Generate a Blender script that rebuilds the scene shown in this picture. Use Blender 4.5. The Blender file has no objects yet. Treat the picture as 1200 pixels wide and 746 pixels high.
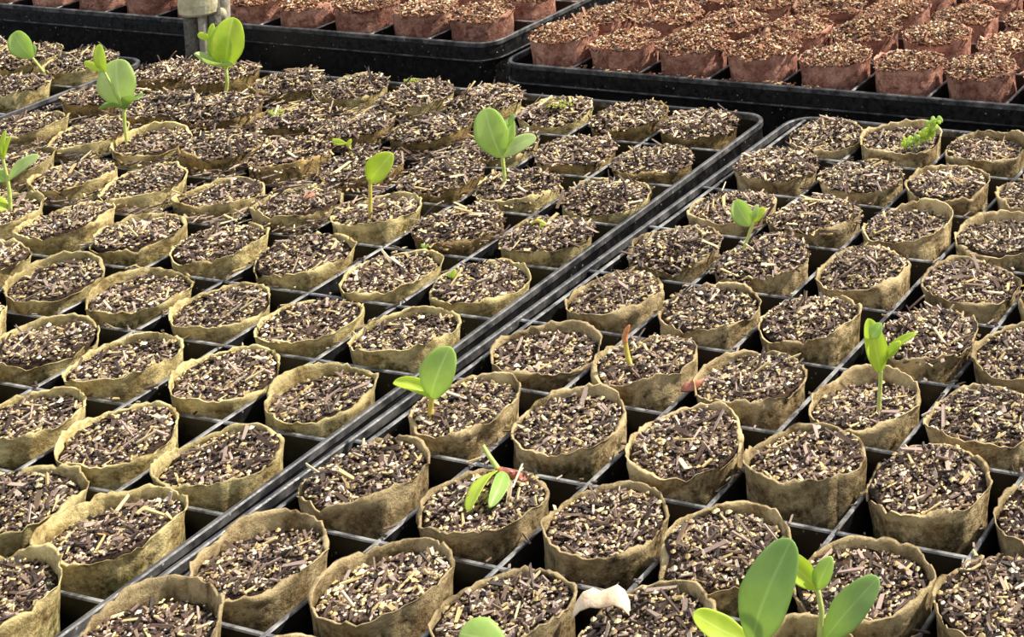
import bpy, math, random
from mathutils import Vector, Matrix, noise

scn = bpy.context.scene
COL = scn.collection
U = 0.055                      # one cell pitch of the propagation trays, in metres
PI = math.pi

# ------------------------------------------------------------------ camera
cam_d = bpy.data.cameras.new('camera'); cam = bpy.data.objects.new('camera', cam_d); COL.objects.link(cam)
Rm = Matrix(((0.93622392, 0.34880680, -0.04264522), (0.03996183, 0.01488849, 0.99909028), (0.34912440, -0.93707639, 0.0)))
M = Rm.transposed().to_4x4(); M.translation = Vector((9.56128561, -17.16248459, 6.85391014)) * U
cam.matrix_world = M
cam_d.sensor_fit = 'HORIZONTAL'; cam_d.sensor_width = 36.0
cam_d.lens = 1967.714 / 1200 * 36.0
cam_d.shift_x = -0.51088; cam_d.shift_y = -0.78299
cam_d.clip_start = 0.02; cam_d.clip_end = 50
scn.camera = cam

# ------------------------------------------------------------------ sky, sun, exposure
w = bpy.data.worlds.new('sky'); scn.world = w; w.use_nodes = True
bg = w.node_tree.nodes['Background']; bg.inputs[0].default_value = (0.86, 0.92, 1.0, 1); bg.inputs[1].default_value = 0.72
sun_d = bpy.data.lights.new('sun', 'SUN'); sun_d.energy = 5.6; sun_d.angle = math.radians(2.5); sun_d.color = (1.0, 0.93, 0.82)
sun = bpy.data.objects.new('sun', sun_d); COL.objects.link(sun)
RIGHT = Vector((0.9372, 0.3487, 0)); FWD = Vector((-0.3491, 0.9371, 0))
to_sun = (RIGHT * 0.72 + FWD * 0.30 + Vector((0, 0, 0.80))).normalized()
sun.rotation_euler = to_sun.to_track_quat('Z', 'Y').to_euler(); sun.location = (0, 0, 2)
scn.view_settings.view_transform = 'Standard'; scn.view_settings.look = 'None'
scn.view_settings.gamma = 1; scn.view_settings.use_curve_mapping = False
scn.view_settings.exposure = 0.38

# ------------------------------------------------------------------ materials
def srgb(*c):
    return tuple(((x / 255) / 12.92 if x <= 10 else ((x / 255 + 0.055) / 1.055) ** 2.4) for x in c) + (1,)

class Mat:
    def __init__(s, name, rough=0.8, spec=0.3):
        s.m = bpy.data.materials.new(name); s.m.use_nodes = True; s.t = s.m.node_tree
        s.b = s.t.nodes['Principled BSDF']; s.b.inputs['Roughness'].default_value = rough
        s.b.inputs['Specular IOR Level'].default_value = spec
    def n(s, typ, **kw):
        o = s.t.nodes.new(typ)
        for k, v in kw.items():
            if hasattr(o, k): setattr(o, k, v)
        return o
    def l(s, a, b): s.t.links.new(a, b)
    def coords(s):
        tc = s.n('ShaderNodeTexCoord'); oi = s.n('ShaderNodeObjectInfo')
        mu = s.n('ShaderNodeMath'); mu.operation = 'MULTIPLY'; mu.inputs[1].default_value = 37.0; s.l(oi.outputs['Random'], mu.inputs[0])
        ad = s.n('ShaderNodeVectorMath'); ad.operation = 'ADD'; s.l(tc.outputs['Object'], ad.inputs[0]); s.l(mu.outputs[0], ad.inputs[1])
        s.oi = oi; s.tc = tc
        return ad.outputs[0]
    def noise(s, vec, scale, detail=4, rough=0.6, lo=0.35, hi=0.65):
        nz = s.n('ShaderNodeTexNoise'); nz.inputs['Scale'].default_value = scale; nz.inputs['Detail'].default_value = detail
        nz.inputs['Roughness'].default_value = rough; s.l(vec, nz.inputs['Vector'])
        mr = s.n('ShaderNodeMapRange'); mr.inputs[1].default_value = lo; mr.inputs[2].default_value = hi; s.l(nz.outputs[0], mr.inputs[0])
        return mr.outputs[0]
    def mix(s, fac, a, b):
        mx = s.n('ShaderNodeMix'); mx.data_type = 'RGBA'
        if isinstance(fac, float): mx.inputs[0].default_value = fac
        else: s.l(fac, mx.inputs[0])
        for i, v in ((6, a), (7, b)):
            if isinstance(v, tuple): mx.inputs[i].default_value = v
            else: s.l(v, mx.inputs[i])
        return mx.outputs[2]
    def bump(s, h, strength=0.4, dist=0.001):
        bp = s.n('ShaderNodeBump'); bp.inputs['Strength'].default_value = strength; bp.inputs['Distance'].default_value = dist
        s.l(h, bp.inputs['Height']); s.l(bp.outputs[0], s.b.inputs['Normal'])

def paper(name, pale, mid, stain, moss, mossy):
    m = Mat(name, 0.85, 0.2); v = m.coords()
    c = m.mix(m.noise(v, 70, 6, 0.7, lo=0.45, hi=0.58), mid, pale)
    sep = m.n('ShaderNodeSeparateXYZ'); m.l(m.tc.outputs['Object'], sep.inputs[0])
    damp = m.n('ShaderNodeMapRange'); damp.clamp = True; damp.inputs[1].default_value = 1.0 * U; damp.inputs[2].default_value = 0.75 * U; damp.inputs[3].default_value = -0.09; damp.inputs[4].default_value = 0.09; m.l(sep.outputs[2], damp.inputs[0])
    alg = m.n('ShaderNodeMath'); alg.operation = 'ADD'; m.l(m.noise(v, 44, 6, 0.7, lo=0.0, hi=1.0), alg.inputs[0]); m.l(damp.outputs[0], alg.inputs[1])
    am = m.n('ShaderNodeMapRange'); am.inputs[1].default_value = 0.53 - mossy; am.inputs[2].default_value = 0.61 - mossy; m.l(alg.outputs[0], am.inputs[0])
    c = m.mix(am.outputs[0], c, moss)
    c = m.mix(m.noise(v, 130, 5, 0.7, lo=0.54, hi=0.66), c, stain)
    fine = m.mix(m.noise(v, 420, 4, 0.7, lo=0.42, hi=0.62), stain, pale)
    c = m.mix(0.28, c, fine)
    # the dry, paler torn rim
    mr = m.n('ShaderNodeMapRange'); mr.inputs[1].default_value = 0.98 * U; mr.inputs[2].default_value = 1.05 * U; m.l(sep.outputs[2], mr.inputs[0])
    mm = m.n('ShaderNodeMath'); mm.operation = 'MULTIPLY'; m.l(mr.outputs[0], mm.inputs[0]); m.l(m.noise(v, 90, 4, lo=0.38, hi=0.58), mm.inputs[1])
    m2 = m.n('ShaderNodeMath'); m2.operation = 'MULTIPLY'; m.l(mm.outputs[0], m2.inputs[0]); m2.inputs[1].default_value = 0.8
    c = m.mix(m2.outputs[0], c, pale)
    hs = m.n('ShaderNodeHueSaturation'); mr2 = m.n('ShaderNodeMapRange'); mr2.inputs[3].default_value = 0.75; mr2.inputs[4].default_value = 1.2
    m.l(m.oi.outputs['Random'], mr2.inputs[0]); m.l(mr2.outputs[0], hs.inputs['Value']); m.l(c, hs.inputs['Color'])
    m.l(hs.outputs[0], m.b.inputs['Base Color'])
    m.bump(m.noise(v, 160, 8, 0.7, lo=0.1, hi=0.9), 1.0, 0.0022)
    return m.m
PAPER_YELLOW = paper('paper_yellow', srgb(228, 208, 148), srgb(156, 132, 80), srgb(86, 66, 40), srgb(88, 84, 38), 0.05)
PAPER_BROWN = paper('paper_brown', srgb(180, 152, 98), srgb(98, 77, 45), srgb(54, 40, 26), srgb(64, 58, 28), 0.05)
PAPER_GREY = paper('paper_grey', srgb(214, 190, 142), srgb(128, 103, 66), srgb(62, 46, 30), srgb(86, 74, 34), 0.04)
PAPER_RED = paper('paper_red', srgb(214, 158, 134), srgb(150, 98, 80), srgb(98, 62, 52), srgb(126, 88, 76), 0.0)

def vcol(name, rough=0.8, spec=0.3):
    m = Mat(name, rough, spec); a = m.n('ShaderNodeAttribute'); a.attribute_name = 'tint'; v = m.coords()
    hs = m.n('ShaderNodeHueSaturation'); mr2 = m.n('ShaderNodeMapRange'); mr2.inputs[3].default_value = 0.85; mr2.inputs[4].default_value = 1.15
    m.l(m.oi.outputs['Random'], mr2.inputs[0]); m.l(mr2.outputs[0], hs.inputs['Value'])
    c = m.mix(m.noise(v, 700, 2, lo=0.3, hi=0.7), a.outputs['Color'], a.outputs['Color'])
    m.l(c, hs.inputs['Color']); m.l(hs.outputs[0], m.b.inputs['Base Color'])
    m.bump(m.noise(v, 900, 3, lo=0.2, hi=0.8), 0.4, 0.0004)
    return m.m
CHIPS = vcol('bark', 0.62, 0.45)
PERLITE = vcol('perlite', 0.7, 0.5)

def soil_mat(name, a, b):
    m = Mat(name, 0.9, 0.25); v = m.coords()
    m.l(m.mix(m.noise(v, 420, 5), a, b), m.b.inputs['Base Color']); m.bump(m.noise(v, 500, 6, lo=0.2, hi=0.8), 0.9, 0.0015)
    return m.m
SOIL = soil_mat('dark_potting_mix', srgb(40, 29, 24), srgb(84, 64, 50))
COIR = soil_mat('coir_mix', srgb(84, 50, 32), srgb(150, 104, 72))

def plastic(name, base, dust_or_glint, amt, rough=0.38):
    m = Mat(name, rough, 0.5); tc = m.n('ShaderNodeTexCoord'); v = tc.outputs['Object']
    c = m.mix(m.noise(v, 120, 5, lo=0.70 - amt, hi=1.0), srgb(*base), srgb(*dust_or_glint))  # second colour is dust, and painted glint on the tray edges
    vo = m.n('ShaderNodeTexVoronoi'); vo.inputs['Scale'].default_value = 260; m.l(v, vo.inputs['Vector'])
    mr = m.n('ShaderNodeMapRange'); mr.inputs[1].default_value = 0.16; mr.inputs[2].default_value = 0.08; m.l(vo.outputs['Distance'], mr.inputs[0])
    mm = m.n('ShaderNodeMath'); mm.operation = 'MULTIPLY'; m.l(mr.outputs[0], mm.inputs[0]); m.l(m.noise(v, 60, 3, lo=0.5, hi=0.65), mm.inputs[1])
    c = m.mix(mm.outputs[0], c, srgb(176, 168, 154))
    m.l(c, m.b.inputs['Base Color'])
    rr = m.n('ShaderNodeMapRange'); rr.inputs[3].default_value = rough - 0.08; rr.inputs[4].default_value = rough + 0.25
    m.l(m.noise(v, 200, 4), rr.inputs[0]); m.l(rr.outputs[0], m.b.inputs['Roughness'])
    m.bump(m.noise(v, 300, 4), 0.15, 0.0005)
    return m.m
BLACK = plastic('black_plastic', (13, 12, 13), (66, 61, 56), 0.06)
RIMTOP = plastic('worn_edge_painted_glint', (66, 66, 67), (224, 221, 216), 0.30, 0.34)  # divider tops: sun glint painted into the pale colour, mixed with dust
LIP = plastic('worn_lip_painted_sheen', (40, 40, 42), (140, 136, 132), 0.3, 0.36)  # tray lips: sky reflection painted in as grey, along with some wear
BENCH = plastic('black_ground_cloth', (10, 10, 11), (34, 31, 28), 0.05, 0.8)

def leaf_mat(name, a, b, vein):
    m = Mat(name, 0.42, 0.45); v = m.coords()
    uv = m.n('ShaderNodeUVMap'); sp = m.n('ShaderNodeSeparateXYZ'); m.l(uv.outputs[0], sp.inputs[0])
    # u across (-1..1 stored 0..1), v along
    su = m.n('ShaderNodeMath'); su.operation = 'SUBTRACT'; su.inputs[1].default_value = 0.5; m.l(sp.outputs[0], su.inputs[0])
    ab = m.n('ShaderNodeMath'); ab.operation = 'ABSOLUTE'; m.l(su.outputs[0], ab.inputs[0])
    mid = m.n('ShaderNodeMapRange'); mid.inputs[1].default_value = 0.045; mid.inputs[2].default_value = 0.01; m.l(ab.outputs[0], mid.inputs[0])
    sw = m.n('ShaderNodeMath'); sw.operation = 'SUBTRACT'; m.l(sp.outputs[1], sw.inputs[0]); m.l(ab.outputs[0], sw.inputs[1])
    mu = m.n('ShaderNodeMath'); mu.operation = 'MULTIPLY'; mu.inputs[1].default_value = 34; m.l(sw.outputs[0], mu.inputs[0])
    sn = m.n('ShaderNodeMath'); sn.operation = 'SINE'; m.l(mu.outputs[0], sn.inputs[0])
    vn = m.n('ShaderNodeMapRange'); vn.inputs[1].default_value = 0.8; vn.inputs[2].default_value = 1.0; vn.inputs[4].default_value = 0.18; m.l(sn.outputs[0], vn.inputs[0])
    mx = m.n('ShaderNodeMath'); mx.operation = 'MAXIMUM'; m.l(mid.outputs[0], mx.inputs[0]); m.l(vn.outputs[0], mx.inputs[1])
    c = m.mix(m.noise(v, 90, 3), a, b); c = m.mix(mx.outputs[0], c, vein)
    m.l(c, m.b.inputs['Base Color'])
    tr = m.n('ShaderNodeBsdfTranslucent'); gl = m.mix(0.5, c, srgb(232, 244, 150)); m.l(gl, tr.inputs['Color'])
    ms = m.n('ShaderNodeMixShader'); ms.inputs[0].default_value = 0.58; m.l(m.b.outputs[0], ms.inputs[1]); m.l(tr.outputs[0], ms.inputs[2])
    m.l(ms.outputs[0], m.t.nodes['Material Output'].inputs[0])
    return m.m
LEAF = leaf_mat('leaf_green', srgb(196, 222, 136), srgb(176, 208, 118), srgb(216, 234, 164))
LEAF_PALE = leaf_mat('leaf_pale_green', srgb(212, 228, 168), srgb(194, 216, 146), srgb(226, 238, 184))
LEAF_YELLOW = leaf_mat('leaf_yellow_green', srgb(216, 232, 96), srgb(196, 220, 80), srgb(230, 240, 136))
LEAF_DEEP = leaf_mat('leaf_deep_green', srgb(156, 190, 122), srgb(140, 176, 108), srgb(178, 206, 142))

def plain(name, a, b, scale=300, rough=0.6, spec=0.4, bump=0.3):
    m = Mat(name, rough, spec); v = m.coords(); m.l(m.mix(m.noise(v, scale, 4), a, b), m.b.inputs['Base Color']); m.bump(m.noise(v, scale * 1.5, 4), bump, 0.0006)
    return m.m
STEM = plain('stem', srgb(196, 204, 120), srgb(168, 186, 92), 200, 0.45)
STEM_YELLOW = plain('stem_yellow', srgb(206, 192, 96), srgb(180, 160, 70), 200, 0.45)
RED_TIP = plain('reddish_seed_coat', srgb(186, 110, 80), srgb(128, 62, 48), 260)
ORANGE_TIP = plain('orange_tip', srgb(222, 160, 104), srgb(188, 112, 66), 260)
CREAM = plain('cream_husk', srgb(244, 226, 198), srgb(226, 196, 160), 160, 0.6)
PINK = plain('pink_husk', srgb(206, 140, 116), srgb(170, 100, 80), 200, 0.7)
WOOD = plain('weathered_cane', srgb(118, 112, 100), srgb(74, 70, 62), 220, 0.7, 0.3, 0.6)
WOOD_LIGHT = plain('light_cane', srgb(170, 162, 146), srgb(138, 130, 114), 220, 0.6)
BAND = plain('pale_band', srgb(206, 198, 166), srgb(170, 160, 120), 150, 0.6)
MOSS = plain('moss', srgb(172, 178, 78), srgb(112, 118, 52), 500, 0.9)

# ------------------------------------------------------------------ object helpers
def mesh(name, verts, faces, mats=(), smooth=False, cols=None, uvs=None, fm=None):
    me = bpy.data.meshes.new(name)
    me.from_pydata([(v[0] * U, v[1] * U, v[2] * U) for v in verts], [], faces); me.update()
    for m in mats: me.materials.append(m)
    if smooth: me.polygons.foreach_set('use_smooth', [True] * len(faces))
    if fm: me.polygons.foreach_set('material_index', fm)
    if cols:
        at = me.attributes.new('tint', 'FLOAT_COLOR', 'POINT'); flat = []
        for c in cols: flat.extend(c)
        at.data.foreach_set('color', flat)
    if uvs:
        ul = me.uv_layers.new(name='UVMap')
        for lp in me.loops: ul.data[lp.index].uv = uvs[lp.vertex_index]
    return me
def link(name, data, parent=None, kind=None):
    o = bpy.data.objects.new(name, data); COL.objects.link(o)
    if parent is not None: o.parent = parent
    if kind: o['kind'] = kind
    return o
def tag(o, label, cat, group=None):
    o['label'] = label; o['category'] = cat
    if group: o['group'] = group
    return o
def empty(name, loc, rz=0.0):
    o = link(name, None); o.location = Vector(loc) * U; o.rotation_euler = (0, 0, rz); o.empty_display_size = 0.01
    return o

# ------------------------------------------------------------------ bench
me = mesh('bench', [(-40, -30, -1.03), (30, -30, -1.03), (30, 24, -1.03), (-40, 24, -1.03), (-40, -30, -1.2), (30, -30, -1.2), (30, 24, -1.2), (-40, 24, -1.2)],
          [(0, 1, 2, 3), (7, 6, 5, 4), (0, 4, 5, 1), (1, 5, 6, 2), (2, 6, 7, 3), (3, 7, 4, 0)], [BENCH])
link('floor', me, kind='structure')

# ------------------------------------------------------------------ trays
FLOOR = -0.95
def rrect(x0, x1, y0, y1, r, n=7):
    p = []
    for cx, cy, a0 in ((x1 - r, y1 - r, 0), (x0 + r, y1 - r, 90), (x0 + r, y0 + r, 180), (x1 - r, y0 + r, 270)):
        for i in range(n):
            a = math.radians(a0 + 90 * i / (n - 1)); p.append((cx + r * math.cos(a), cy + r * math.sin(a)))
    return p
def ring_mesh(name, x0, x1, y0, y1, prof, rad, mat, fix=True):
    # prof: closed profile of (outset from inner edge, z)
    V, F = [], []; n = 0
    loops = []
    for off, z in prof:
        L = rrect(x0 - off, x1 + off, y0 - off, y1 + off, max(0.03, rad + off)); loops.append(len(V)); n = len(L)
        V += [(x, y, z) for x, y in L]
    m = len(prof)
    for k in range(m):
        a, b = loops[k], loops[(k + 1) % m]
        for i in range(n):
            j = (i + 1) % n; F.append((a + i, a + j, b + j, b + i))
    return mesh(name, V, F, [mat])
def bar(x0, x1, y0, y1, axis, mat, name, top=-0.004, h=0.93):
    # a tray divider: thin rounded top, thicker root, running along axis
    c = (x0 + x1) / 2 if axis == 'y' else (y0 + y1) / 2
    pr = [(-0.045, FLOOR), (-0.022, top - 0.06), (-0.019, top - 0.010), (-0.012, top), (0.012, top), (0.019, top - 0.010), (0.022, top - 0.06), (0.045, FLOOR)]
    V = []
    for e in (0, 1):
        for d, z in pr:
            V.append((c + d, (y0, y1)[e], z) if axis == 'y' else ((x0, x1)[e], c + d, z))
    n = len(pr); F = [tuple(range(n)), tuple(range(2 * n - 1, n - 1, -1))]; fm = [0, 0]
    for i in range(n):
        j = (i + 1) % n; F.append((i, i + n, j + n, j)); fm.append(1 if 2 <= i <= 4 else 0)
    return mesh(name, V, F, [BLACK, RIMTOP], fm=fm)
def make_tray(label, ox, oy, rot, cols, rows, ex, ey, group):
    """grid lines at x=0..cols, y=0..-rows in tray coordinates; ex, ey = margin between outer grid line and lip"""
    t = empty('propagation_tray', (ox, oy, FLOOR - 0.07), rot); tag(t, label, 'tray', group)
    x0, x1, y0, y1 = -ex, cols + ex, -rows - ey, ey
    dz = -(FLOOR - 0.07)
    def sh(me):
        me.transform(Matrix.Translation((0, 0, dz * U))); return me
    lip = [(0, -0.06), (0.0, 0.002), (0.012, 0.012), (0.038, 0.012), (0.05, 0.002), (0.05, -0.05), (0.04, -0.05), (0.036, -0.012), (0.018, -0.012), (0.012, -0.06)]
    link('rim', sh(ring_mesh('rim', x0, x1, y0, y1, lip, 0.26, LIP)), t)
    wall = [(0.015, -0.02), (0.036, -0.02), (0.045, -0.22), (0.03, -0.235), (-0.03, -0.99), (-0.06, -0.99), (0.0, -0.235)]
    link('outer_wall', sh(ring_mesh('outer_wall', x0, x1, y0, y1, wall, 0.28, BLACK)), t)
    ledge = [(0.035, -0.222), (0.06, -0.228), (0.06, -0.240), (0.02, -0.262)]
    link('ledge', sh(ring_mesh('ledge', x0, x1, y0, y1, ledge, 0.28, LIP)), t)
    L = rrect(x0 - 0.0, x1 + 0.0, y0 - 0.0, y1 + 0.0, 0.26); n = len(L)
    V = [(x, y, FLOOR) for x, y in L] + [(x, y, FLOOR - 0.06) for x, y in L]
    F = [tuple(range(n)), tuple(range(2 * n - 1, n - 1, -1))] + [(i, i + n, (i + 1) % n + n, (i + 1) % n) for i in range(n)]
    link('base', sh(mesh('base', V, F, [BLACK])), t)
    for c in range(0 if ex > 0.06 else 1, cols + (1 if ex > 0.06 else 0)):
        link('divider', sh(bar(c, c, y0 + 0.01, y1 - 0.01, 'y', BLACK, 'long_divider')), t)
    for r in range(0 if ey > 0.06 else 1, rows + (1 if ey > 0.06 else 0)):
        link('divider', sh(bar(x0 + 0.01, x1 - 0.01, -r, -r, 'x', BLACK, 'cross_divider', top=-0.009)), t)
    return t
LA = 0.0200; LO = (-0.502, -0.06)
make_tray('black plastic cell tray at front right holding weathered greyish paper pots', 0, 0, 0, 9, 11, 0.12, 0.05, 'propagation trays')
# tray_left frame: its right-hand grid line is x=0, so shift the origin nine columns to the left
def lworld(x, y):
    return (LO[0] + x * math.cos(LA) - y * math.sin(LA), LO[1] + x * math.sin(LA) + y * math.cos(LA))
def tworld(o, a, x, y):
    return (o[0] + x * math.cos(a) - y * math.sin(a), o[1] + x * math.sin(a) + y * math.cos(a))
L0 = lworld(-9, 0)
make_tray('black plastic cell tray at front left holding mossy yellowish paper pots', L0[0], L0[1], LA, 9, 11, 0.02, 0.05, 'propagation trays')
T0 = lworld(-9.5 - 9, 0.05)
make_tray('black plastic cell tray mostly out of frame at the far left corner', T0[0], T0[1], LA, 9, 11, 0.02, 0.05, 'propagation trays')
BR0 = (-4.98, 5.98); BRA = 0.015      # back right tray: five rows deep
BL0 = (-17.72, 6.55); BLA = 0.004
make_tray('black plastic tray at back right packed with reddish pots', BR0[0], BR0[1], BRA, 9, 5, 0.03, 0.05, 'propagation trays')
make_tray('black plastic tray at back left with rounded near corner and reddish pots', BL0[0], BL0[1], BLA, 12, 5, 0.05, 0.05, 'propagation trays')

# ------------------------------------------------------------------ paper pots
H = 1.07
def wall_mesh(seed, dip, notch, rag=0.010, seg=76):
    rnd = random.Random(seed); off = Vector((seed * 3.7, seed * 1.3, 0))
    ph = [rnd.uniform(0, 2 * PI) for _ in range(6)]; ov = rnd.uniform(-0.05, 0.05)
    nts = [(rnd.uniform(0, 2 * PI), rnd.uniform(0.12, 0.3), rnd.uniform(0.3, 1) * notch) for _ in range(4)]
    def rimz(a):
        h = dip * (0.55 * math.sin(a + ph[0]) + 0.35 * math.sin(2 * a + ph[1]) + 0.25 * math.sin(3 * a + ph[2]))
        for c, wd, dp in nts:
            d = abs((a - c + PI) % (2 * PI) - PI)
            if d < wd: h -= dp * (1 - d / wd)
        h += 0.016 * noise.noise(Vector((math.cos(a) * 3.2, math.sin(a) * 3.2, seed + 9))) + rag * (noise.noise(Vector((math.cos(a) * 9, math.sin(a) * 9, seed))) * 2.2 + rnd.uniform(-0.6, 0.6))
        return H + h
    def rad(a, t):   # t 0 bottom .. 1 top
        base = 0.355 + 0.055 * t + 0.018 * max(0, t - 0.86) / 0.14
        wob = 0.020 * noise.noise(Vector((math.cos(a) * 1.6, math.sin(a) * 1.6, t * 1.5)) + off) + 0.012 * noise.noise(Vector((math.cos(a) * 5, math.sin(a) * 5, t * 7)) + off)
        return base * (1 + ov * math.cos(2 * a + ph[3])) + wob * (0.4 + t)
    levels = [0, 0.35, 0.6, 0.72, 0.78, 0.83, 0.87, 0.91, 0.95, 0.98, 1.0]
    V, F = [], []
    ang = [2 * PI * i / seg for i in range(seg)]; top = [rimz(a) for a in ang]
    fold = [rnd.uniform(-0.012, 0.012) for _ in ang]
    fold = [(fold[i - 1] + fold[i] + fold[(i + 1) % seg]) / 3 for i in range(seg)]
    seam = rnd.randrange(seg)
    def R(i, t):
        s = 0.014 * max(0, 1 - ((i - seam) % seg) / 9.0) if t > 0.3 else 0
        curl = max(0, noise.noise(Vector((math.cos(ang[i]) * 1.3, math.sin(ang[i]) * 1.3, seed * 2.3 + 5)))) * 0.09 * max(0, (t - 0.9) / 0.1) ** 2
        return rad(ang[i], t) + fold[i] * t * t + s - curl
    rows = []
    for t in levels:
        rows.append([len(V) + i for i in range(seg)])
        for i, a in enumerate(ang):
            z = top[i] * t if t > 0.6 else H * t
            z = H * t * (1 - t ** 6) + top[i] * t ** 6 * 1.0 if t < 1 else top[i]
            z = min(z, top[i] - 0.004 * (1 - t) * 10) if t < 1 else top[i]
            V.append((R(i, t) * math.cos(a), R(i, t) * math.sin(a), z))
    for t, dzz in ((1.0, 0.0), (0.98, -0.03), (0.94, -0.09), (0.86, -0.22)):
        rows.append([len(V) + i for i in range(seg)])
        for i, a in enumerate(ang):
            th = 0.017 + 0.007 * math.sin(3 * a + ph[4])
            r = R(i, t) - th; V.append((r * math.cos(a), r * math.sin(a), top[i] + dzz + (-0.003 if dzz == 0 else 0)))
    for k in range(len(rows) - 1):
        for i in range(seg):
            j = (i + 1) % seg; F.append((rows[k][i], rows[k][j], rows[k + 1][j], rows[k + 1][i]))
    F.append(tuple(rows[0][::-1]))
    return mesh('paper_wall', V, F, [PAPER_YELLOW], smooth=True), top, [max(0.3, min(R(i, 1.0), R(i, 0.95), R(i, 0.91), R(i, .87)) - 0.010) for i in range(seg)]

PAL = [(srgb(44, 32, 26), 20), (srgb(82, 62, 50), 26), (srgb(120, 98, 80), 24), (srgb(156, 134, 122), 13), (srgb(188, 168, 150), 9), (srgb(200, 176, 122), 8), (srgb(226, 208, 164), 6)]
PALR = [(srgb(88, 52, 34), 18), (srgb(132, 86, 58), 26), (srgb(160, 114, 84), 24), (srgb(186, 146, 112), 14), (srgb(214, 186, 148), 8), (srgb(70, 54, 50), 7)]
PERC = [(srgb(214, 196, 150), 6), (srgb(240, 230, 204), 3), (srgb(190, 164, 112), 6), (srgb(160, 134, 96), 4)]
def pick(rnd, pal):
    t = rnd.uniform(0, sum(x[1] for x in pal))
    for c, wgt in pal:
        t -= wgt
        if t <= 0: break
    k = rnd.uniform(0.85, 1.15)
    return (c[0] * k, c[1] * k, c[2] * k, 1)
def add_chip(V, F, C, rnd, p, L, W, T, yaw, pitch, roll, col):
    m = Matrix.Rotation(yaw, 3, 'Z') @ Matrix.Rotation(pitch, 3, 'Y') @ Matrix.Rotation(roll, 3, 'X')
    b = len(V); t0, t1 = rnd.uniform(0.4, 1), rnd.uniform(0.3, 0.9); sk = rnd.uniform(-0.3, 0.3) * W
    for sx, tp in ((-1, t0), (1, t1)):
        for sy, sz in ((-1, -1), (1, -1), (1, 1), (-1, 1)):
            q = m @ Vector((sx * L / 2 + rnd.uniform(-.1, .1) * L, sy * W / 2 * tp + sk * sx, sz * T / 2)) ; V.append((p[0] + q.x, p[1] + q.y, p[2] + q.z))
    F += [(b, b + 3, b + 2, b + 1), (b + 4, b + 5, b + 6, b + 7), (b, b + 1, b + 5, b + 4), (b + 1, b + 2, b + 6, b + 5), (b + 2, b + 3, b + 7, b + 6), (b + 3, b, b + 4, b + 7)]
    C += [col] * 8
def add_grain(V, F, C, rnd, p, s, col):
    b = len(V); rz = rnd.uniform(0, PI); ca, sa = math.cos(rz), math.sin(rz)
    for x, y, z in ((1, 0, 0), (0.5, 0.87, 0), (-0.5, 0.87, 0), (-1, 0, 0), (-0.5, -0.87, 0), (0.5, -0.87, 0), (0, 0, 1), (0, 0, -1)):
        k = s * rnd.uniform(0.7, 1.25); V.append((p[0] + (x * ca - y * sa) * k, p[1] + (x * sa + y * ca) * k, p[2] + z * k * 0.8))
    for i in range(6):
        F.append((b + i, b + (i + 1) % 6, b + 6)); F.append((b + (i + 1) % 6, b + i, b + 7))
    C += [col] * 8
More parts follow.
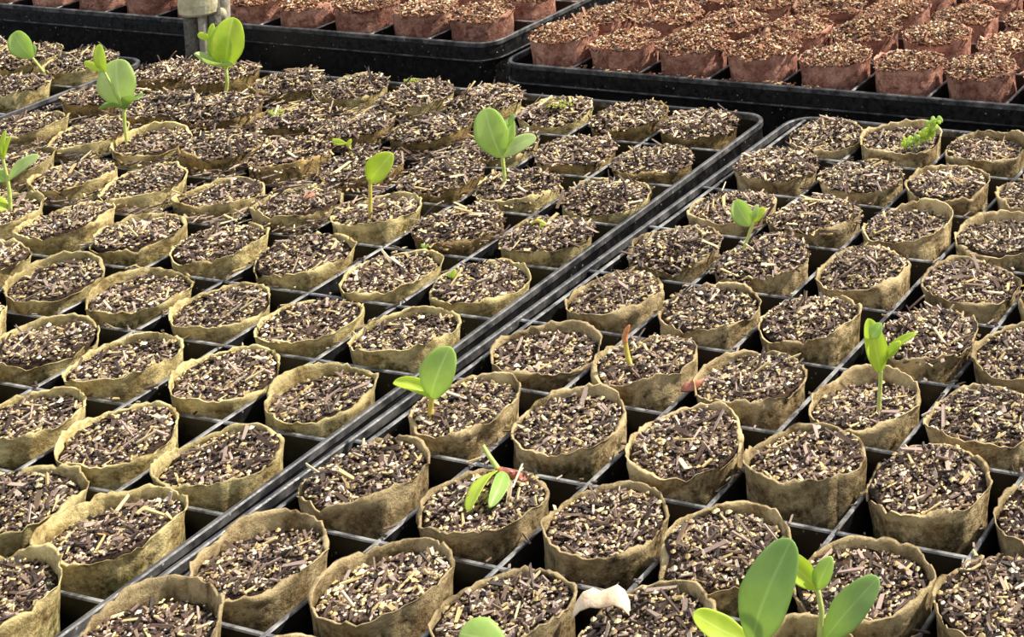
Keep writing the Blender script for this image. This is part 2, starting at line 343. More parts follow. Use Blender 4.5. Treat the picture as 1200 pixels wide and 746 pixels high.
def make_variant(seed, style):
    """style: low (soil well under the rim), mid, full (heaped over the rim), coir"""
    rnd = random.Random(seed * 17 + 5)
    dip, notch = {'low': (0.045, 0.03), 'mid': (0.045, 0.05), 'full': (0.045, 0.07), 'coir': (0.025, 0.03), 'coir_heap': (0.025, 0.05)}[style]
    wm, top, rin = wall_mesh(seed, dip, notch)
    def RI(a): return rin[int((a % (2 * PI)) / (2 * PI) * len(rin)) % len(rin)]
    coir = style.startswith('coir')
    lvl = {'low': -0.062, 'mid': -0.035, 'full': 0.0, 'coir': 0.0, 'coir_heap': 0.05}[style] + rnd.uniform(-0.015, 0.015)
    dome = {'low': -0.01, 'mid': 0.02, 'full': 0.05, 'coir': 0.05, 'coir_heap': 0.08}[style]
    tilt = rnd.uniform(0, 2 * PI); tk = rnd.uniform(0.0, 0.07) if not coir else 0.02
    Rs = 0.392
    def sz(x, y):
        r2 = (x * x + y * y) / (Rs * Rs)
        z = H + lvl + dome * (1 - r2) + tk * (x * math.cos(tilt) + y * math.sin(tilt)) / Rs
        r = math.sqrt(x * x + y * y); ta = top[int((math.atan2(y, x) % (2 * PI)) / (2 * PI) * len(top)) % len(top)]
        z = min(z, ta + 0.004 + max(0, (Rs - r)) * 0.35)
        z += (0.4 if r > 0.33 else 1) * 0.03 * noise.noise(Vector((x * 6 + seed, y * 6, seed))) + 0.015 * noise.noise(Vector((x * 17 + seed, y * 17, seed)))
        return z
    V = [(0, 0, sz(0, 0))]; F = []; n = 36; rings = 9
    for k in range(1, rings + 1):
        for i in range(n):
            a = 2 * PI * i / n; r = RI(a) * k / rings; x, y = r * math.cos(a), r * math.sin(a); V.append((x, y, sz(x, y)))
    for i in range(n): F.append((0, 1 + i, 1 + (i + 1) % n))
    for k in range(rings - 1):
        for i in range(n):
            j = (i + 1) % n; a = 1 + k * n; F.append((a + i, a + n + i, a + n + j, a + j))
    b = len(V); base = 1 + (rings - 1) * n
    for i in range(n): a = 2 * PI * i / n; V.append((0.27 * math.cos(a), 0.27 * math.sin(a), H - 0.22))
    for i in range(n): j = (i + 1) % n; F.append((base + i, b + i, b + j, base + j))
    F.append(tuple(range(b + n - 1, b - 1, -1)))
    sm = mesh('soil', V, F, [COIR if coir else SOIL], smooth=True)
    V, F, C = [], [], []
    spread = Rs + (0.035 if style in ('full', 'coir') else 0.075 if style == 'coir_heap' else -0.005)
    pal = PALR if coir else PAL
    counts = {'low': (660, 130, 13), 'mid': (700, 150, 15), 'full': (700, 180, 26), 'coir': (760, 160, 8), 'coir_heap': (1050, 260, 22)}[style]
    for (cnt, l0, l1, w0, w1, zz) in ((counts[0], 0.016, 0.045, 0.012, 0.034, 0.014), (counts[1], 0.045, 0.10, 0.016, 0.038, 0.024), (counts[2], 0.10, 0.20, 0.018, 0.040, 0.04)):
        for _ in range(cnt):
            L = rnd.uniform(l0, l1); a = rnd.uniform(0, 2 * PI); r = math.sqrt(rnd.random()) * (RI(a) + spread - Rs - (L * 0.4 if style in ('low', 'mid') else 0))
            x, y = r * math.cos(a), r * math.sin(a)
            up = rnd.gauss(0, 0.38) if L < 0.1 or rnd.random() > 0.05 else rnd.choice((-1, 1)) * rnd.uniform(0.5, 1.0)
            zc = sz(min(1, Rs / max(r, 1e-6)) * x, min(1, Rs / max(r, 1e-6)) * y)
            if coir: L *= 0.8
            add_chip(V, F, C, rnd, (x, y, zc + rnd.uniform(0, zz) + abs(math.sin(up)) * L * 0.35), L, rnd.uniform(w0, w1) * (1.25 if coir else 1), rnd.uniform(0.006, 0.014), rnd.uniform(0, PI), up, rnd.gauss(0, 0.4), pick(rnd, pal))
    cm = mesh('bark_chips', V, F, [CHIPS], cols=C)
    V, F, C = [], [], []
    for _ in range({'low': 95, 'mid': 110, 'full': 90, 'coir': 90, 'coir_heap': 120}[style]):
        a = rnd.uniform(0, 2 * PI); r = math.sqrt(rnd.random()) * (RI(a) - 0.012); x, y = r * math.cos(a), r * math.sin(a)
        s = rnd.choice((0.007, 0.008, 0.009, 0.010, 0.011, 0.012, 0.014, 0.017, 0.022))
        add_grain(V, F, C, rnd, (x, y, sz(x, y) + 0.022 + s * 0.6), s, pick(rnd, PERC))
    gm = mesh('perlite', V, F, [PERLITE], cols=C)
    return wm, sm, cm, gm
VAR = {}
POT_SCALE = 1.045
sd = 1
for st, cnt in (('low', 7), ('mid', 7), ('full', 7), ('coir', 4), ('coir_heap', 4)):
    VAR[st] = []
    for _ in range(cnt): VAR[st].append(make_variant(sd, st)); sd += 1

ORD = ['', 'first', 'second', 'third', 'fourth', 'fifth', 'sixth', 'seventh', 'eighth', 'ninth', 'tenth', 'eleventh', 'twelfth']
rg = random.Random(77)
used = {}
def place_pot(wx, wy, rz, zr, style, pap, label, group, var=None, tilt=(0, 0), sxy=1.0):
    vs = VAR[style]
    if var is None:
        used[style] = used.get(style, 0) + rg.choice((1, 2, 3)); var = used[style] % len(vs)
    t = empty('paper_pot', (wx, wy, FLOOR + 0.004), rz)
    t.rotation_euler = (tilt[0], tilt[1], rz)
    t.scale = (sxy * POT_SCALE, sxy * POT_SCALE, (zr - FLOOR) / H)
    tag(t, label, 'pot', group)
    for nm, me in zip(('paper_wall', 'soil', 'bark_chips', 'perlite'), vs[var]):
        o = link(nm, me, t, 'stuff' if nm in ('bark_chips', 'perlite') else None)
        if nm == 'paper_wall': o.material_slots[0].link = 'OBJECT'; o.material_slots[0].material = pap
    return t
R = {(1,1):(0.02,0.06,0.07),(1,2):(-0.03,0.02,0.12),(1,3):(0.0,0.07,0.12),(2,1):(0.02,0.07,0.1),(2,2):(0.01,0.07,0.08),(2,3):(0.0,0.06,0.12),(3,1):(0.05,0.07,0.07),(3,2):(0.02,0.05,0.08),(3,3):(-0.0,0.06,0.11),(3,4):(-0.07,0.07,0.11),(4,1):(0.04,0.07,0.09),(4,2):(0.01,0.05,0.09),(4,3):(0.02,0.07,0.12),(4,4):(0.03,0.07,0.1),(5,1):(0.05,0.06,0.09),(5,2):(0.02,0.06,0.1),(5,3):(0.01,0.04,0.12),(5,4):(0.12,0.07,0.1),(5,5):(-0.02,0.06,0.12),(6,1):(0.0,0.06,0.07),(6,2):(0.03,0.06,0.11),(6,3):(0.02,0.07,0.12),(6,4):(0.02,0.06,0.08),(6,5):(-0.0,0.06,0.11),(7,1):(0.04,0.03,0.12),(7,2):(-0.03,-0.02,0.12),(7,3):(0.02,0.02,0.12),(7,4):(-0.04,-0.07,0.12),(7,5):(-0.01,-0.01,0.12),(8,1):(-0.01,0.04,0.12),(8,2):(0.05,0.07,0.11),(8,3):(0.01,0.02,0.12),(8,4):(-0.06,0.01,0.12),(8,5):(-0.01,0.07,0.09),(8,6):(-0.06,0.01,0.12),(9,1):(-0.03,0.03,0.12),(9,2):(-0.03,-0.03,0.12),(9,3):(-0.02,-0.0,0.12),(9,4):(-0.0,-0.07,0.15),(10,1):(0.05,-0.07,0.22)}
Lt = {(1,1):(0.01,0.06,0.07),(1,2):(-0.06,0.06,0.1),(1,3):(-0.08,0.07,0.09),(1,4):(-0.03,0.02,0.12),(1,5):(-0.06,0.05,0.12),(1,6):(-0.02,-0.02,0.12),(1,7):(-0.02,0.03,0.12),(2,1):(-0.02,0.06,0.04),(2,2):(-0.02,0.06,0.05),(2,3):(-0.07,0.06,0.05),(2,4):(-0.01,-0.0,0.12),(2,5):(-0.02,0.02,0.12),(3,1):(-0.05,0.06,0.05),(3,2):(0.02,0.05,0.06),(3,3):(-0.03,0.06,0.09),(3,4):(0.01,0.06,0.1),(4,1):(-0.06,0.07,0.08),(4,2):(-0.05,0.06,0.08),(4,3):(-0.04,0.06,0.11),(4,4):(-0.05,0.07,0.11),(4,5):(0.02,0.06,0.1),(4,6):(0.07,0.05,0.12),(4,7):(0.1,0.04,0.12),(5,1):(-0.04,0.05,0.06),(5,2):(-0.05,0.06,0.07),(5,3):(-0.05,0.07,0.1),(5,4):(0.01,0.06,0.11),(5,5):(0.03,0.07,0.1),(5,6):(0.09,0.01,0.12),(6,1):(-0.08,0.07,0.09),(6,2):(-0.06,0.07,0.07),(6,3):(-0.06,0.07,0.07),(6,4):(-0.02,0.06,0.09),(6,5):(-0.05,0.06,0.12),(7,1):(-0.07,0.07,0.07),(7,2):(-0.05,0.06,0.09),(7,3):(-0.01,0.06,0.09),(7,4):(-0.06,0.07,0.11),(8,1):(-0.07,0.07,0.1),(8,2):(-0.07,0.07,0.12),(8,3):(-0.11,0.06,0.12),(9,1):(-0.02,-0.04,0.12),(9,2):(-0.11,-0.01,0.12),(10,1):(-0.12,-0.06,0.25)}
C3 = cam.matrix_world.translation
def in_view(wx, wy):
    # keep only pots the photograph can show
    v = Vector((wx, wy, 0)) * U - C3; d = v.dot(FWD)
    s = 1967.714 / (d / U); px = 1213.06 + v.dot(Rm[0]) / d * 1967.714; py = -566.58 - v.dot(Rm[1]) / d * 1967.714
    return -0.62 * s < px < 1200 + 0.62 * s and -0.45 * s < py < 746 + 0.62 * s
def clampv(v, m): return max(-m, min(m, v))
for r in range(1, 12):
    for c in range(1, 10):
        dx, dr, zr = R.get((r, c), (rg.uniform(-0.03, 0.03), rg.uniform(0.0, 0.06), rg.uniform(0.08, 0.14)))
        x, y = c - 0.5 + clampv(dx, 0.05), -(r - 0.5 + clampv(dr, 0.05))
        if in_view(x, y):
            st = rg.choice(('mid', 'mid', 'low', 'full')) if r < 6 else rg.choice(('low', 'mid', 'low'))
            if (r, c) in ((9, 1), (7, 2)): st = 'low'
            place_pot(x, y, rg.uniform(0, 2 * PI), zr + 0.005, st, PAPER_GREY,
                      'greyish paper pot, %s row from the back, %s from the left rim, front right tray' % (ORD[r], ORD[c]), 'paper pots in the front right tray',
                      tilt=(rg.gauss(0, 0.015), rg.gauss(0, 0.015)))
for r in range(1, 12):
    for c in range(1, 10):
        dx, dr, zr = Lt.get((r, c), (rg.uniform(-0.03, 0.03), rg.uniform(0.0, 0.06), rg.uniform(0.1, 0.16)))
        x, y = -(c - 0.5) + clampv(-dx, 0.05), -(r - 0.5 + clampv(dr, 0.05))
        wx, wy = lworld(x, y)
        if in_view(wx, wy):
            st = 'full' if r + c * 0.25 < 4.6 else rg.choice(('low', 'mid') if r < 6 else ('low', 'low', 'mid'))
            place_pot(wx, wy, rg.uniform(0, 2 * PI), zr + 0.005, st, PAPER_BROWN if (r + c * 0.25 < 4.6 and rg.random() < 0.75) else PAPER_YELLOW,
                      'yellowish paper pot, %s row from the back, %s from the right rim, front left tray' % (ORD[r], ORD[c]), 'paper pots in the front left tray',
                      tilt=(rg.gauss(0, 0.015), rg.gauss(0, 0.015)))
for r in range(1, 6):
    for c in range(7, 10):
        wx, wy = tworld(T0, LA, c - 0.5, -(r - 0.5))
        if in_view(wx, wy):
            place_pot(wx, wy, rg.uniform(0, 2 * PI), 0.14, 'full', PAPER_YELLOW,
                      'yellowish paper pot, %s row from the back, %s from the right rim, far left tray' % (ORD[r], ORD[10 - c]), 'paper pots in the far left tray')
for r in range(1, 6):
    for c in range(1, 10):
        wx, wy = tworld(BR0, BRA, c - 0.5 + rg.uniform(-.02, .02), -(r - 0.5) + rg.uniform(-.02, .02))
        if in_view(wx, wy):
            st = rg.choice(('coir_heap', 'coir')) if 2 <= c <= 5 else 'coir'
            place_pot(wx, wy, rg.uniform(0, 2 * PI), rg.uniform(0.19, 0.25), st, PAPER_RED,
                      'reddish fibre pot, %s row from the front, %s from the left, back right tray' % (ORD[6 - r], ORD[c]), 'reddish pots in the back right tray', tilt=(rg.gauss(0, .01), rg.gauss(0, .01)))
for r in range(1, 6):
    for c in range(1, 13):
        wx, wy = tworld(BL0, BLA, c - 0.5 + rg.uniform(-.02, .02), -(r - 0.5) + rg.uniform(-.02, .02))
        if in_view(wx, wy):
            place_pot(wx, wy, rg.uniform(0, 2 * PI), rg.uniform(0.2, 0.25), 'coir', PAPER_RED,
                      'reddish fibre pot, %s row from the front, %s from the right, back left tray' % (ORD[6 - r], ORD[13 - c]), 'reddish pots in the back left tray', tilt=(rg.gauss(0, .01), rg.gauss(0, .01)))

# ------------------------------------------------------------------ spilled bits on the dividers
def spill(name, label, fn, n, pal, seed, lmax=0.16):
    rnd = random.Random(seed); V, F, C = [], [], []
    for _ in range(n):
        x, y = fn(rnd); L = rnd.choice((rnd.uniform(0.02, 0.05), rnd.uniform(0.05, lmax)))
        add_chip(V, F, C, rnd, (x, y, 0.012 + (rnd.uniform(0, 0.07) if lmax > 0.17 else 0)), L, rnd.uniform(0.012, 0.03), 0.01, rnd.uniform(0, PI), rnd.gauss(0, 0.1), rnd.gauss(0, 0.3), pick(rnd, pal))
    o = link(name, mesh(name, V, F, [CHIPS], cols=C), None, 'stuff'); tag(o, label, 'bark chips'); return o
def on_grid(o, a, sgn, c0, c1, r0, r1, spr=0.015):
    def f(rnd):
        if rnd.random() < 0.5: x, y = rnd.randint(c0, c1) + rnd.gauss(0, spr), rnd.uniform(r0, r1)
        else: x, y = rnd.uniform(c0, c1), rnd.randint(r0, r1) + rnd.gauss(0, spr)
        return tworld(o, a, sgn * x, -y)
    return f
spill('loose_bark_chips', 'bark crumbs spilled along the dividers of front left tray', on_grid(LO, LA, -1, 1, 8, 1, 7), 420, PAL, 5)
spill('loose_bark_chips', 'thick litter of bark chips covering dividers in upper left pots', on_grid(LO, LA, -1, 3, 9, 1, 4, 0.04), 2600, PAL, 8, 0.2)
spill('loose_bark_chips', 'bark crumbs spilled along the dividers of front right tray', on_grid((0, 0), 0, 1, 1, 7, 1, 8), 380, PAL, 6, 0.12)
spill('loose_coir_crumbs', 'light coir crumbs spilled on front rim of back right tray', lambda rnd: tworld(BR0, BRA, rnd.uniform(1.0, 4.6), -5.0 + rnd.gauss(-0.03, 0.03)), 120, PALR, 7, 0.05)

# ------------------------------------------------------------------ seedlings
AZ = math.atan2(0.3487, 0.9372)
def leaf_mesh(base, tip, W, nrm, cup=0.25, bend=0.1, mat=LEAF, blunt=0.5, fold=0.0, thick=0.012, nl=14, nw=8):
    b, t, n = Vector(base), Vector(tip), Vector(nrm).normalized()
    d = t - b; L = d.length; d.normalize(); s = n.cross(d).normalized(); n = d.cross(s).normalized()
    V, F, UV = [], [], []
    for side in (1, -1):
        for i in range(nl + 1):
            v = (1 - math.cos(PI * i / nl)) / 2
            vv = v ** (0.5 / blunt) if v > 0 else 0; prof = max(0.03, max(0, 4 * vv * (1 - vv)) ** 0.42 * (0.55 + 0.45 * min(1, v * 2.2)))
            hw = W / 2 * prof
            c = b + d * (L * v) + n * (bend * L * math.sin(PI * v) - bend * L * v * v * 0.6)
            for j in range(nw + 1):
                u = j / nw * 2 - 1
                q = c + s * (u * hw * (1 - 0.25 * abs(cup) * u * u)) + n * (cup * hw * u * u + fold * hw * abs(u)) + n * (0.02 * hw * math.sin(v * 21 + u * 3))
                edge = 1 - 0.85 * max(abs(u) ** 6, 0)
                q = q + n * (side * thick / 2 * edge); V.append(tuple(q)); UV.append((u / 2 + 0.5, v))
    row = nw + 1; off = row * (nl + 1)
    for i in range(nl):
        for j in range(nw):
            a = i * row + j; F.append((a, a + 1, a + row + 1, a + row)); F.append((off + a, off + a + row, off + a + row + 1, off + a + 1))
    per = [j for j in range(row)] + [(i + 1) * row - 1 for i in range(1, nl + 1)] + [nl * row + j for j in range(nw - 1, -1, -1)] + [i * row for i in range(nl - 1, 0, -1)]
    for k in range(len(per)):
        a, c = per[k], per[(k + 1) % len(per)]; F.append((a, off + a, off + c, c))
    return mesh('leaf', V, F, [mat], smooth=True, uvs=UV)
def tube_mesh(name, pts, rads, mat, seg=10):
    P = [Vector(p) for p in pts]; PP, RR = [], []
    for i in range(len(P) - 1):   # catmull-rom resample
        p0, p1, p2, p3 = P[max(i - 1, 0)], P[i], P[i + 1], P[min(i + 2, len(P) - 1)]
        for k in range(5):
            t = k / 5; PP.append(0.5 * ((2 * p1) + (p2 - p0) * t + (2 * p0 - 5 * p1 + 4 * p2 - p3) * t * t + (3 * p1 - p0 - 3 * p2 + p3) * t ** 3)); RR.append(rads[i] * (1 - t) + rads[i + 1] * t)
    PP.append(P[-1]); RR.append(rads[-1]); V, F = [], []
    for i, c in enumerate(PP):
        d = (PP[min(i + 1, len(PP) - 1)] - PP[max(i - 1, 0)]).normalized(); a = d.cross(Vector((0.3, 1, 0.1))).normalized(); b = d.cross(a)
        for k in range(seg):
            an = 2 * PI * k / seg; V.append(tuple(c + (a * math.cos(an) + b * math.sin(an)) * RR[i]))
    for i in range(len(PP) - 1):
        for k in range(seg):
            j = (k + 1) % seg; F.append((i * seg + k, i * seg + j, (i + 1) * seg + j, (i + 1) * seg + k))
    F.append(tuple(range(seg - 1, -1, -1))); F.append(tuple(range((len(PP) - 1) * seg, len(PP) * seg)))
    return mesh(name, V, F, [mat], smooth=True)
class Plant:
    """local axes: x to the right, y away, z up; numbers are hundredths of the plant's own scale"""
    def __init__(s, x, y, z, k, label, name='seedling', cat='seedling', group=None):
        s.k = 1.0 / k; s.t = empty(name, (x, y, z), AZ); tag(s.t, label, cat, group)
    def p(s, q): return (q[0] * s.k, (q[2] if len(q) > 2 else 0) * s.k, q[1] * s.k)
    def stem(s, pts, rads, mat=STEM, name='stem', label=None):
        o = link(name, tube_mesh(name, [s.p(q) for q in pts], [r * s.k for r in rads], mat), s.t)
        if label: o['label'] = label
        return o
    def leaf(s, b, t, W, n=(0, -1, 0.45), mat=LEAF, name='leaf', label=None, **kw):
        o = link(name, leaf_mesh(s.p(b), s.p(t), W * s.k, n, mat=mat, **kw), s.t)
        if label: o['label'] = label
        return o
G = 'sprouted seedlings'
# numbers: (right, up, away)
P = Plant(-10.561, -1.162, 0.07, 89.4, 'small seedling leaning left with one oval green leaf, far top left corner', group=G)
P.stem([(4, -4), (0, 2), (-8, 13), (-16, 24)], [1.7, 1.6, 1.4, 1.2]); P.leaf((-15, 22), (-37, 53), 27, mat=LEAF, cup=0.25)
P.leaf((-15, 22, 2), (-24, 34, 12), 12, n=(0.3, -1, .6), mat=LEAF_DEEP)
P = Plant(-7.237, -2.823, 0.07, 101.9, 'seedling with a big round upright leaf and a cupped leaf beneath, upper left', group=G)
P.stem([(2, -5), (0, 5), (-2, 25), (-2, 44)], [2.3, 2.1, 2.0, 2.0])
P.leaf((-2, 44), (-10, 101), 46, n=(0.1, -1, 0.25), mat=LEAF_PALE, cup=0.15, blunt=0.48)
P.leaf((0, 44, 0), (22, 60, -8), 26, n=(-0.35, 0.3, 1), mat=LEAF_DEEP, cup=0.5); P.leaf((0, 44, -2), (-25, 50, -12), 22, n=(0.2, 0.3, 1), mat=LEAF_DEEP, cup=0.5)
P.stem([(-2, 46, -3), (-10, 70, -6), (-20, 91, -6)], [1.6, 1.3, 1.0], STEM, 'shoot'); P.leaf((-19, 88, -5), (-27, 121, -4), 15, mat=LEAF_YELLOW, name='true_leaf'); P.leaf((-19, 90, -6), (-42, 103, -8), 9, mat=LEAF_YELLOW, name='true_leaf')
P = Plant(-7.392, -1.267, 0.07, 94.5, 'seedling with large curled leaf and boat-shaped lower leaf beside the canes', group=G)
P.stem([(-1, -6), (0, 4), (3, 18), (2, 36)], [2.2, 2.0, 1.9, 2.0])
P.leaf((2, 36), (12, 94), 42, n=(0.25, -1, 0.2), mat=LEAF_YELLOW, cup=0.3, blunt=0.55); P.leaf((4, 38, 3), (-8, 84, 6), 34, n=(-0.2, -1, 0.2), mat=LEAF, cup=0.2)
P.leaf((14, 42, -8), (-30, 54, -10), 22, n=(0.1, 0.1, 1), mat=LEAF_PALE, cup=0.6, bend=-0.12)
P.stem([(0, 42, -4), (-4, 60, -5), (-10, 74, -6)], [1.4, 1.2, 1], STEM, 'shoot'); P.leaf((-10, 72, -6), (-25, 80, -8), 9, mat=LEAF_YELLOW, name='true_leaf'); P.leaf((-9, 70, -6), (-9, 90, -5), 9, mat=LEAF_YELLOW, name='true_leaf')
P = Plant(-6.897, -4.55, 0.07, 112.0, 'tall seedling cut by the left edge of the picture, leaf reaching right', group=G)
P.stem([(0, -6), (0, 15), (-2, 36), (-6, 58), (-7, 74)], [2.2, 2.2, 2.0, 1.8, 1.4])
P.leaf((-1, 34), (34, 62), 18, n=(-0.4, -1, 0.6), mat=LEAF_PALE, cup=0.2); P.leaf((-1, 34), (-36, 50), 20, n=(0.4, -1, 0.6), mat=LEAF, cup=0.2)
P.leaf((-6, 60), (-3, 92), 8, mat=LEAF_YELLOW, name='true_leaf'); P.leaf((-6, 60), (-18, 84), 8, mat=LEAF_YELLOW, name='true_leaf'); P.leaf((-4, 60), (3, 86), 6, mat=LEAF_YELLOW, name='true_leaf')
P.leaf((0, 0), (-26, 12, -8), 20, n=(0, -0.6, 1), mat=LEAF_YELLOW, name='true_leaf')
P = Plant(-4.206, -2.587, 0.07, 106.6, 'tiny yellow sprout with a bent tip, upper part of front left tray', group=G)
P.stem([(1, -5), (1, 4), (-1, 16), (-6, 24)], [1.8, 1.8, 1.6, 1.4], STEM_YELLOW); P.leaf((-5, 23), (-22, 28), 8, mat=LEAF_YELLOW, cup=0.4); P.leaf((-3, 19), (0, 28), 6, mat=LEAF_YELLOW)
P = Plant(-2.789, -3.871, 0.07, 117.4, 'seedling with a single rounded yellow-green leaf on a straight stem, middle of front left tray', group=G)
P.stem([(0, -6), (0, 6), (1, 30), (2, 54)], [2.6, 2.5, 2.2, 2.0], STEM_YELLOW)
P.leaf((1, 50), (28, 82), 34, n=(-0.1, -1, 0.2), mat=LEAF_YELLOW, cup=0.45, blunt=0.5); P.leaf((1, 52, 2), (14, 62, 14), 12, n=(0, -0.5, 1), mat=LEAF)
P = Plant(-2.074, -2.698, 0.07, 111.7, 'seedling with large upright oval leaf and smaller leaf spreading right, beside the centre divider', group=G)
P.stem([(0, -6), (0, 6), (-1, 20), (-2, 36)], [2.4, 2.3, 2.2, 2.4])
P.leaf((-3, 34), (-21, 91), 40, n=(0.15, -1, 0.2), mat=LEAF, cup=0.15, blunt=0.48); P.leaf((-2, 35), (37, 57), 22, n=(-0.35, -1, 0.75), mat=LEAF_PALE, cup=0.15)
P.leaf((0, 40, 4), (8, 78, 6), 16, n=(0.5, -1, 0.2), mat=LEAF, name='true_leaf'); P.leaf((7, 70, 4), (12, 82, 4), 8, mat=LEAF_DEEP, name='true_leaf')
P = Plant(1.274, -3.531, 0.07, 125.6, 'seedling with crumpled round leaf and thin side shoot near the tray divider', group=G)
P.stem([(-1, -6), (0, 8), (6, 24), (13, 42)], [2.4, 2.2, 2.0, 1.8]); P.leaf((8, 36), (-8, 66), 26, n=(0, -1, 0.5), mat=LEAF, cup=0.4, blunt=0.5)
P.leaf((12, 40), (26, 56), 12, mat=LEAF_YELLOW, cup=0.3); P.leaf((13, 42), (18, 60), 8, mat=LEAF_PALE)
P = Plant(1.465, -5.669, 0.06, 144.7, 'bare sprout with a reddish orange tip and no leaves, front right tray', group=G)
P.stem([(2, -8), (2, 4), (-2, 22), (-4, 38)], [3.4, 3.3, 3.0, 2.8], STEM_YELLOW); P.stem([(-4, 37), (-4, 44), (-1, 52), (2, 57)], [3.2, 3.6, 3.0, 0.8], ORANGE_TIP, 'seed_coat', 'reddish orange tip')
P = Plant(0.365, -6.717, 0.05, 151.4, 'seedling with large bright oval leaf leaning right, overhanging the centre divider', group=G)
P.stem([(1, -8), (1, 4), (0, 16), (2, 30)], [3.6, 3.6, 3.4, 3.2], STEM_YELLOW)
P.leaf((1, 27), (24, 86), 46, n=(-0.15, -1, 0.15), mat=LEAF, cup=0.2, blunt=0.46); P.leaf((3, 28, 0), (-40, 52, -4), 20, n=(0.35, -0.55, 1), mat=LEAF_YELLOW, cup=0.7)
P = Plant(1.539, -7.252, 0.06, 162.8, 'hooked sprout with pale stem, brown seed coat and folded green leaf', group=G)
P.stem([(-34, 44, 4), (-26, 32, 2), (-16, 18, 0)], [2.2, 2.6, 3.2], STEM, 'shoot')
P.stem([(-18, 18, 0), (-8, 13, 0), (4, 9, 0), (14, 2, 0), (17, -6, 0)], [3.6, 5.2, 6.0, 5.0, 3.0], RED_TIP, 'seed_coat', 'red-brown seed coat')
P.leaf((-16, 18, -4), (-30, 12, -66), 24, n=(-0.4, -0.3, 1), mat=LEAF_YELLOW, cup=0.25); P.leaf((-8, 16, -4), (-4, 12, -62), 22, n=(0.7, -0.3, 1), mat=LEAF, cup=0.5)
P = Plant(3.666, -5.588, 0.04, 152.5, 'seedling with one curled upright leaf and a narrow leaf reaching right, right side', group=G)
P.stem([(0, -8), (-1, 6), (1, 26), (3, 48)], [3.0, 2.8, 2.6, 2.4])
P.leaf((2, 46), (-9, 107), 30, n=(0.35, -1, 0.1), mat=LEAF_YELLOW, cup=0.5, blunt=0.6); P.leaf((-6, 88, -6), (6, 104, -4), 18, n=(0, -1, 0.6), mat=LEAF, cup=0.6)
P.leaf((3, 50), (44, 90), 15, n=(-0.6, -0.5, 0.9), mat=LEAF_YELLOW, cup=0.6); P.leaf((10, 62, -3), (27, 82, -4), 12, n=(-0.2, -1, 0.4), mat=LEAF_YELLOW, name='true_leaf')
P = Plant(4.203, -8.386, 0.02, 194.9, 'largest seedling, broad green leaf arching up beside a low yellow-green leaf, bottom right', group=G)
P.stem([(-6, -10), (-5, 10), (-6, 30)], [4.6, 4.4, 4.4], STEM_YELLOW)
P.leaf((-6, 26), (42, 148, -10), 66, n=(-0.3, -1, 0.3), mat=LEAF_DEEP, cup=0.12, blunt=0.52, bend=0.12, nl=22, nw=12); P.leaf((-4, 26), (-72, 72, -12), 32, n=(0.4, -0.8, 0.8), mat=LEAF_YELLOW, cup=0.35, bend=-0.08, nl=18, nw=10)
P = Plant(4.509, -8.158, 0.02, 192.9, 'seedling with green leaf spreading right under two small young leaves, bottom right', group=G)
P.stem([(2, -12), (-1, 14), (0, 30), (2, 48), (-2, 76)], [3.6, 3.8, 3.6, 3.4, 3.0], STEM)
P.leaf((4, 14), (68, 86, -6), 42, n=(-0.3, -1, 0.4), mat=LEAF_DEEP, cup=0.15, blunt=0.52, nl=20, nw=10)
P.leaf((-2, 74), (-42, 122, -6), 30, n=(0.4, -1, 0.5), mat=LEAF_YELLOW, cup=0.5, name='true_leaf'); P.leaf((-2, 74), (16, 112, -4), 26, n=(-0.2, -1, 0.3), mat=LEAF, cup=0.4, name='true_leaf', blunt=0.5)
P = Plant(2.634, -8.9, 0.04, 193.7, 'green round leaf seedling cut by the bottom edge of the picture', group=G)
P.stem([(0, -10), (0, 10), (-2, 26)], [3.4, 3.2, 3.0]); P.leaf((22, 26, 0), (-30, 44, -4), 44, n=(0.1, -0.8, 0.6), mat=LEAF, cup=-0.15, blunt=0.5)
# small sprouts and ferny weed
P = Plant(-0.962, -3.606, 0.15, 120.1, 'tiny curled yellow sprout lying on soil beside the centre divider', group=G)
P.stem([(-9, 2), (-2, 6), (6, 2), (11, -5)], [1.2, 2.2, 2.2, 1.2], STEM_YELLOW); P.leaf((2, 4, -3), (12, -4, -8), 7, mat=LEAF_YELLOW)
P = Plant(-1.075, -4.72, 0.14, 165, 'small pointed yellow-green leaf poking from soil left of the centre divider', group=G)
P.leaf((0, -4), (3, 9), 9, mat=LEAF_YELLOW); P.leaf((0, -3), (-8, 4), 6, mat=LEAF)
P = Plant(-1.785, -4.257, 0.13, 190, 'two tiny green leaf tips in soil, fifth row of front left tray', group=G)
P.leaf((0, -3), (-6, 5), 6, mat=LEAF); P.leaf((0, -3), (6, 4), 6, mat=LEAF)
P = Plant(1.744, -0.659, 0.1, 108.2, 'bright green ferny weed leaning right over its pot, back of front right tray', name='ferny_weed', cat='weed')
P.stem([(-8, -6), (2, 2), (14, 12), (22, 30)], [1.6, 1.5, 1.3, 1.0]); rf = random.Random(9)
for i in range(46):
    t = rf.random(); bx, bz = (-16 + 30 * t, 1 + 12 * t) if i < 26 else (10 + 14 * t, 10 + 20 * t)
    an = rf.uniform(-0.4, PI + 0.4); ln = rf.uniform(5, 11)
    P.leaf((bx + rf.uniform(-3, 3), bz + rf.uniform(-4, 4), rf.uniform(-5, 5)), (bx + math.cos(an) * ln, bz + math.sin(an) * ln, rf.uniform(-9, 6)), rf.uniform(4, 6), mat=LEAF_YELLOW if rf.random() < 0.6 else LEAF, name='leaflet', nl=5, nw=3)

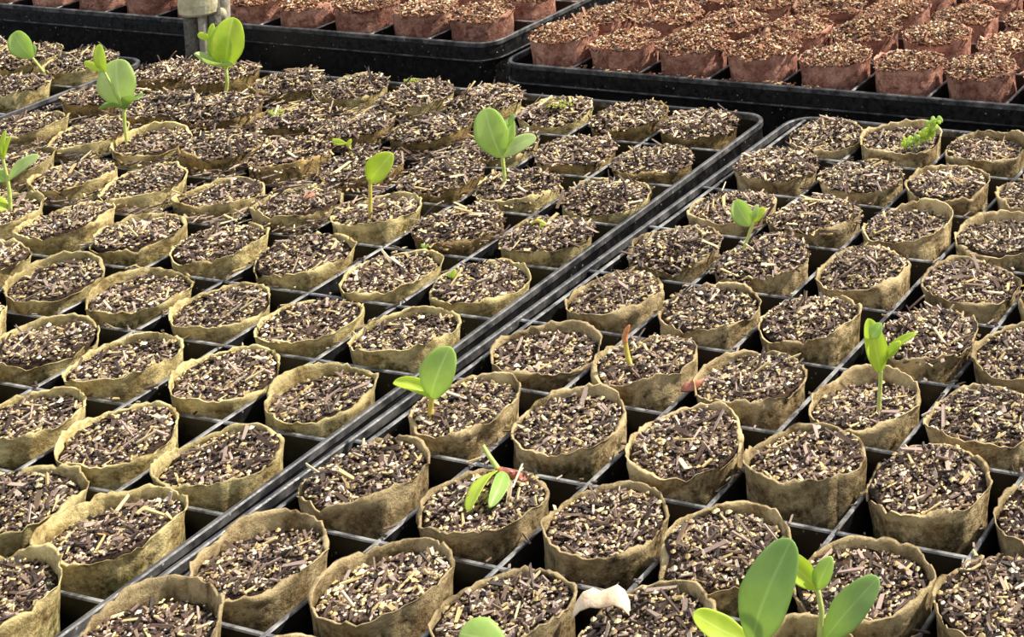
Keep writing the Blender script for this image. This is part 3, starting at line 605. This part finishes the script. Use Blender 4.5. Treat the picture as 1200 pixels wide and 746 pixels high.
# moss pads
def moss(x, y, z, r, label, seed):
    rnd = random.Random(seed); V, F, C = [], [], []
    for _ in range(90):
        a = rnd.uniform(0, 2 * PI); q = math.sqrt(rnd.random()) * r
        add_grain(V, F, C, rnd, (q * math.cos(a), q * math.sin(a) * 0.7, 0.02 * (1 - q / r) + rnd.uniform(0, 0.012)), rnd.uniform(0.008, 0.018), (1, 1, 1, 1))
    o = link('moss_patch', mesh('moss_patch', V, F, [MOSS]), None, 'stuff'); o.location = (x * U, y * U, z * U); tag(o, label, 'moss')
moss(-6.028, -1.804, 0.20, 0.13, 'yellow-green moss patch on a pot, second row, upper left', 1)
moss(-5.161, -0.52, 0.215, 0.11, 'yellow moss patch on a back row pot left of the centre divider', 2)
moss(-2.86, -0.72, 0.18, 0.17, 'olive moss on the pot third from the divider, back row', 3)

# ------------------------------------------------------------------ husks
def husk(x, y, z, k, pts, label, mat, W, name='seed_husk'):
    t = Plant(x, y, z, k, label, name=name, cat='husk').t; kk = 1.0 / k; V, F = [], []
    rnd = random.Random(int(k)); n = len(pts); nw = 5
    for side in (1, -1):
        for i, (px, pz, wd) in enumerate(pts):
            for j in range(nw):
                u = j / (nw - 1) * 2 - 1
                V.append(((px + rnd.uniform(-.6, .6)) * kk, (u * W * wd * 0.55 - 0.0) * kk, (pz + u * W * wd * 0.45 - abs(u) * 2.0 * wd + side * 1.0) * kk))
    off = n * nw
    for i in range(n - 1):
        for j in range(nw - 1):
            a = i * nw + j; F.append((a, a + nw, a + nw + 1, a + 1)); F.append((off + a, off + a + 1, off + a + nw + 1, off + a + nw))
    per = list(range(nw)) + [(i + 1) * nw - 1 for i in range(1, n)] + [(n - 1) * nw + j for j in range(nw - 2, -1, -1)] + [i * nw for i in range(n - 2, 0, -1)]
    for q in range(len(per)):
        a, c = per[q], per[(q + 1) % len(per)]; F.append((a, c, off + c, off + a))
    link('shell', mesh('shell', V, F, [mat], smooth=True), t)
husk(3.10, -8.40, 0.16, 185.6, [(-33, -8, .5), (-30, 4, .8), (-22, 13, 1), (-10, 17, 1), (0, 14, .9), (8, 16, 1), (18, 19, 1.1), (27, 13, 1), (33, 2, .7), (34, -4, .3)], 'curled cream-white seed husk lying between pots near the bottom', CREAM, 13)
husk(-3.781, -3.649, 0.12, 113.6, [(-8, 0, .4), (-4, 4, 1), (2, 6, 1.1), (8, 3, .9), (11, -1, .4)], 'small salmon-pink seed husk on soil, fourth row of front left tray', PINK, 8)
husk(2.072, -5.721, 0.06, 147.5, [(-12, -1, .4), (-6, 3, 1), (2, 4, 1.1), (10, 5, .8), (15, 9, .3)], 'pinkish flake stuck on a pot rim, right of the bare red-tipped sprout', PINK, 7)

# ------------------------------------------------------------------ canes between the trays
def cane(parent, x, y, r, z0, z1, mat, name='cane', dx=0.0, flat=1.0):
    V, F = [], []; n = 14; m = 9; rnd = random.Random(int(abs(x) * 977))
    rr = [1 + rnd.uniform(-0.05, 0.05) for _ in range(n)]
    for i in range(m + 1):
        t = i / m
        for k in range(n):
            a = 2 * PI * k / n; q = r * rr[k] * (1 - 0.03 * t + (0.05 if i % 4 == 3 else 0)); V.append((x + q * math.cos(a) + dx * t, y + q * flat * math.sin(a), z0 + (z1 - z0) * t))
    for i in range(m):
        for k in range(n): j = (k + 1) % n; F.append((i * n + k, i * n + j, (i + 1) * n + j, (i + 1) * n + k))
    F.append(tuple(range(n - 1, -1, -1))); F.append(tuple(range(m * n, (m + 1) * n)))
    return link(name, mesh(name, V, F, [mat], smooth=True), parent)
t = empty('cane_bundle', (-9.60, 0.52, -1.03), AZ); tag(t, 'weathered grey canes bound with a pale band, standing between the trays', 'canes')
cane(t, -0.12, 0.0, 0.115, 0, 2.75, WOOD, dx=-0.12); cane(t, 0.06, -0.07, 0.06, 0, 2.75, WOOD_LIGHT, dx=-0.12); cane(t, 0.18, 0.02, 0.09, 0, 2.75, WOOD, dx=-0.12)
V, F = [], []; n = 28; pr = [(0.23, 0), (0.26, 0.03), (0.27, 0.15), (0.26, 0.36), (0.23, 0.38)]
for q, z in pr:
    for k in range(n): a = 2 * PI * k / n; V.append((q * math.cos(a) - 0.08, q * 0.72 * math.sin(a) - 0.02, 1.50 + z))
for i in range(len(pr) - 1):
    for k in range(n): j = (k + 1) % n; F.append((i * n + k, i * n + j, (i + 1) * n + j, (i + 1) * n + k))
F.append(tuple(range(n - 1, -1, -1))); F.append(tuple(range((len(pr) - 1) * n, len(pr) * n)))
link('band', mesh('band', V, F, [BAND], smooth=False), t)['label'] = 'pale band'
t = empty('cane', (-9.76, 0.97, -1.03), AZ); tag(t, 'single grey cane with a rounded pale knob, behind the banded canes', 'cane')
cane(t, 0, 0, 0.10, 0, 2.75, WOOD_LIGHT, name='shaft')
V, F = [], []; n = 18; m = 10
for i in range(m + 1):
    a1 = PI * i / m
    for k in range(n): a = 2 * PI * k / n; V.append((0.10 * math.sin(a1) * math.cos(a), -0.09 + 0.06 * math.sin(a1) * math.sin(a), 1.37 - 0.10 * math.cos(a1)))
for i in range(m):
    for k in range(n): j = (k + 1) % n; F.append((i * n + k, i * n + j, (i + 1) * n + j, (i + 1) * n + k))
link('knob', mesh('knob', V, F, [BAND], smooth=True), t)
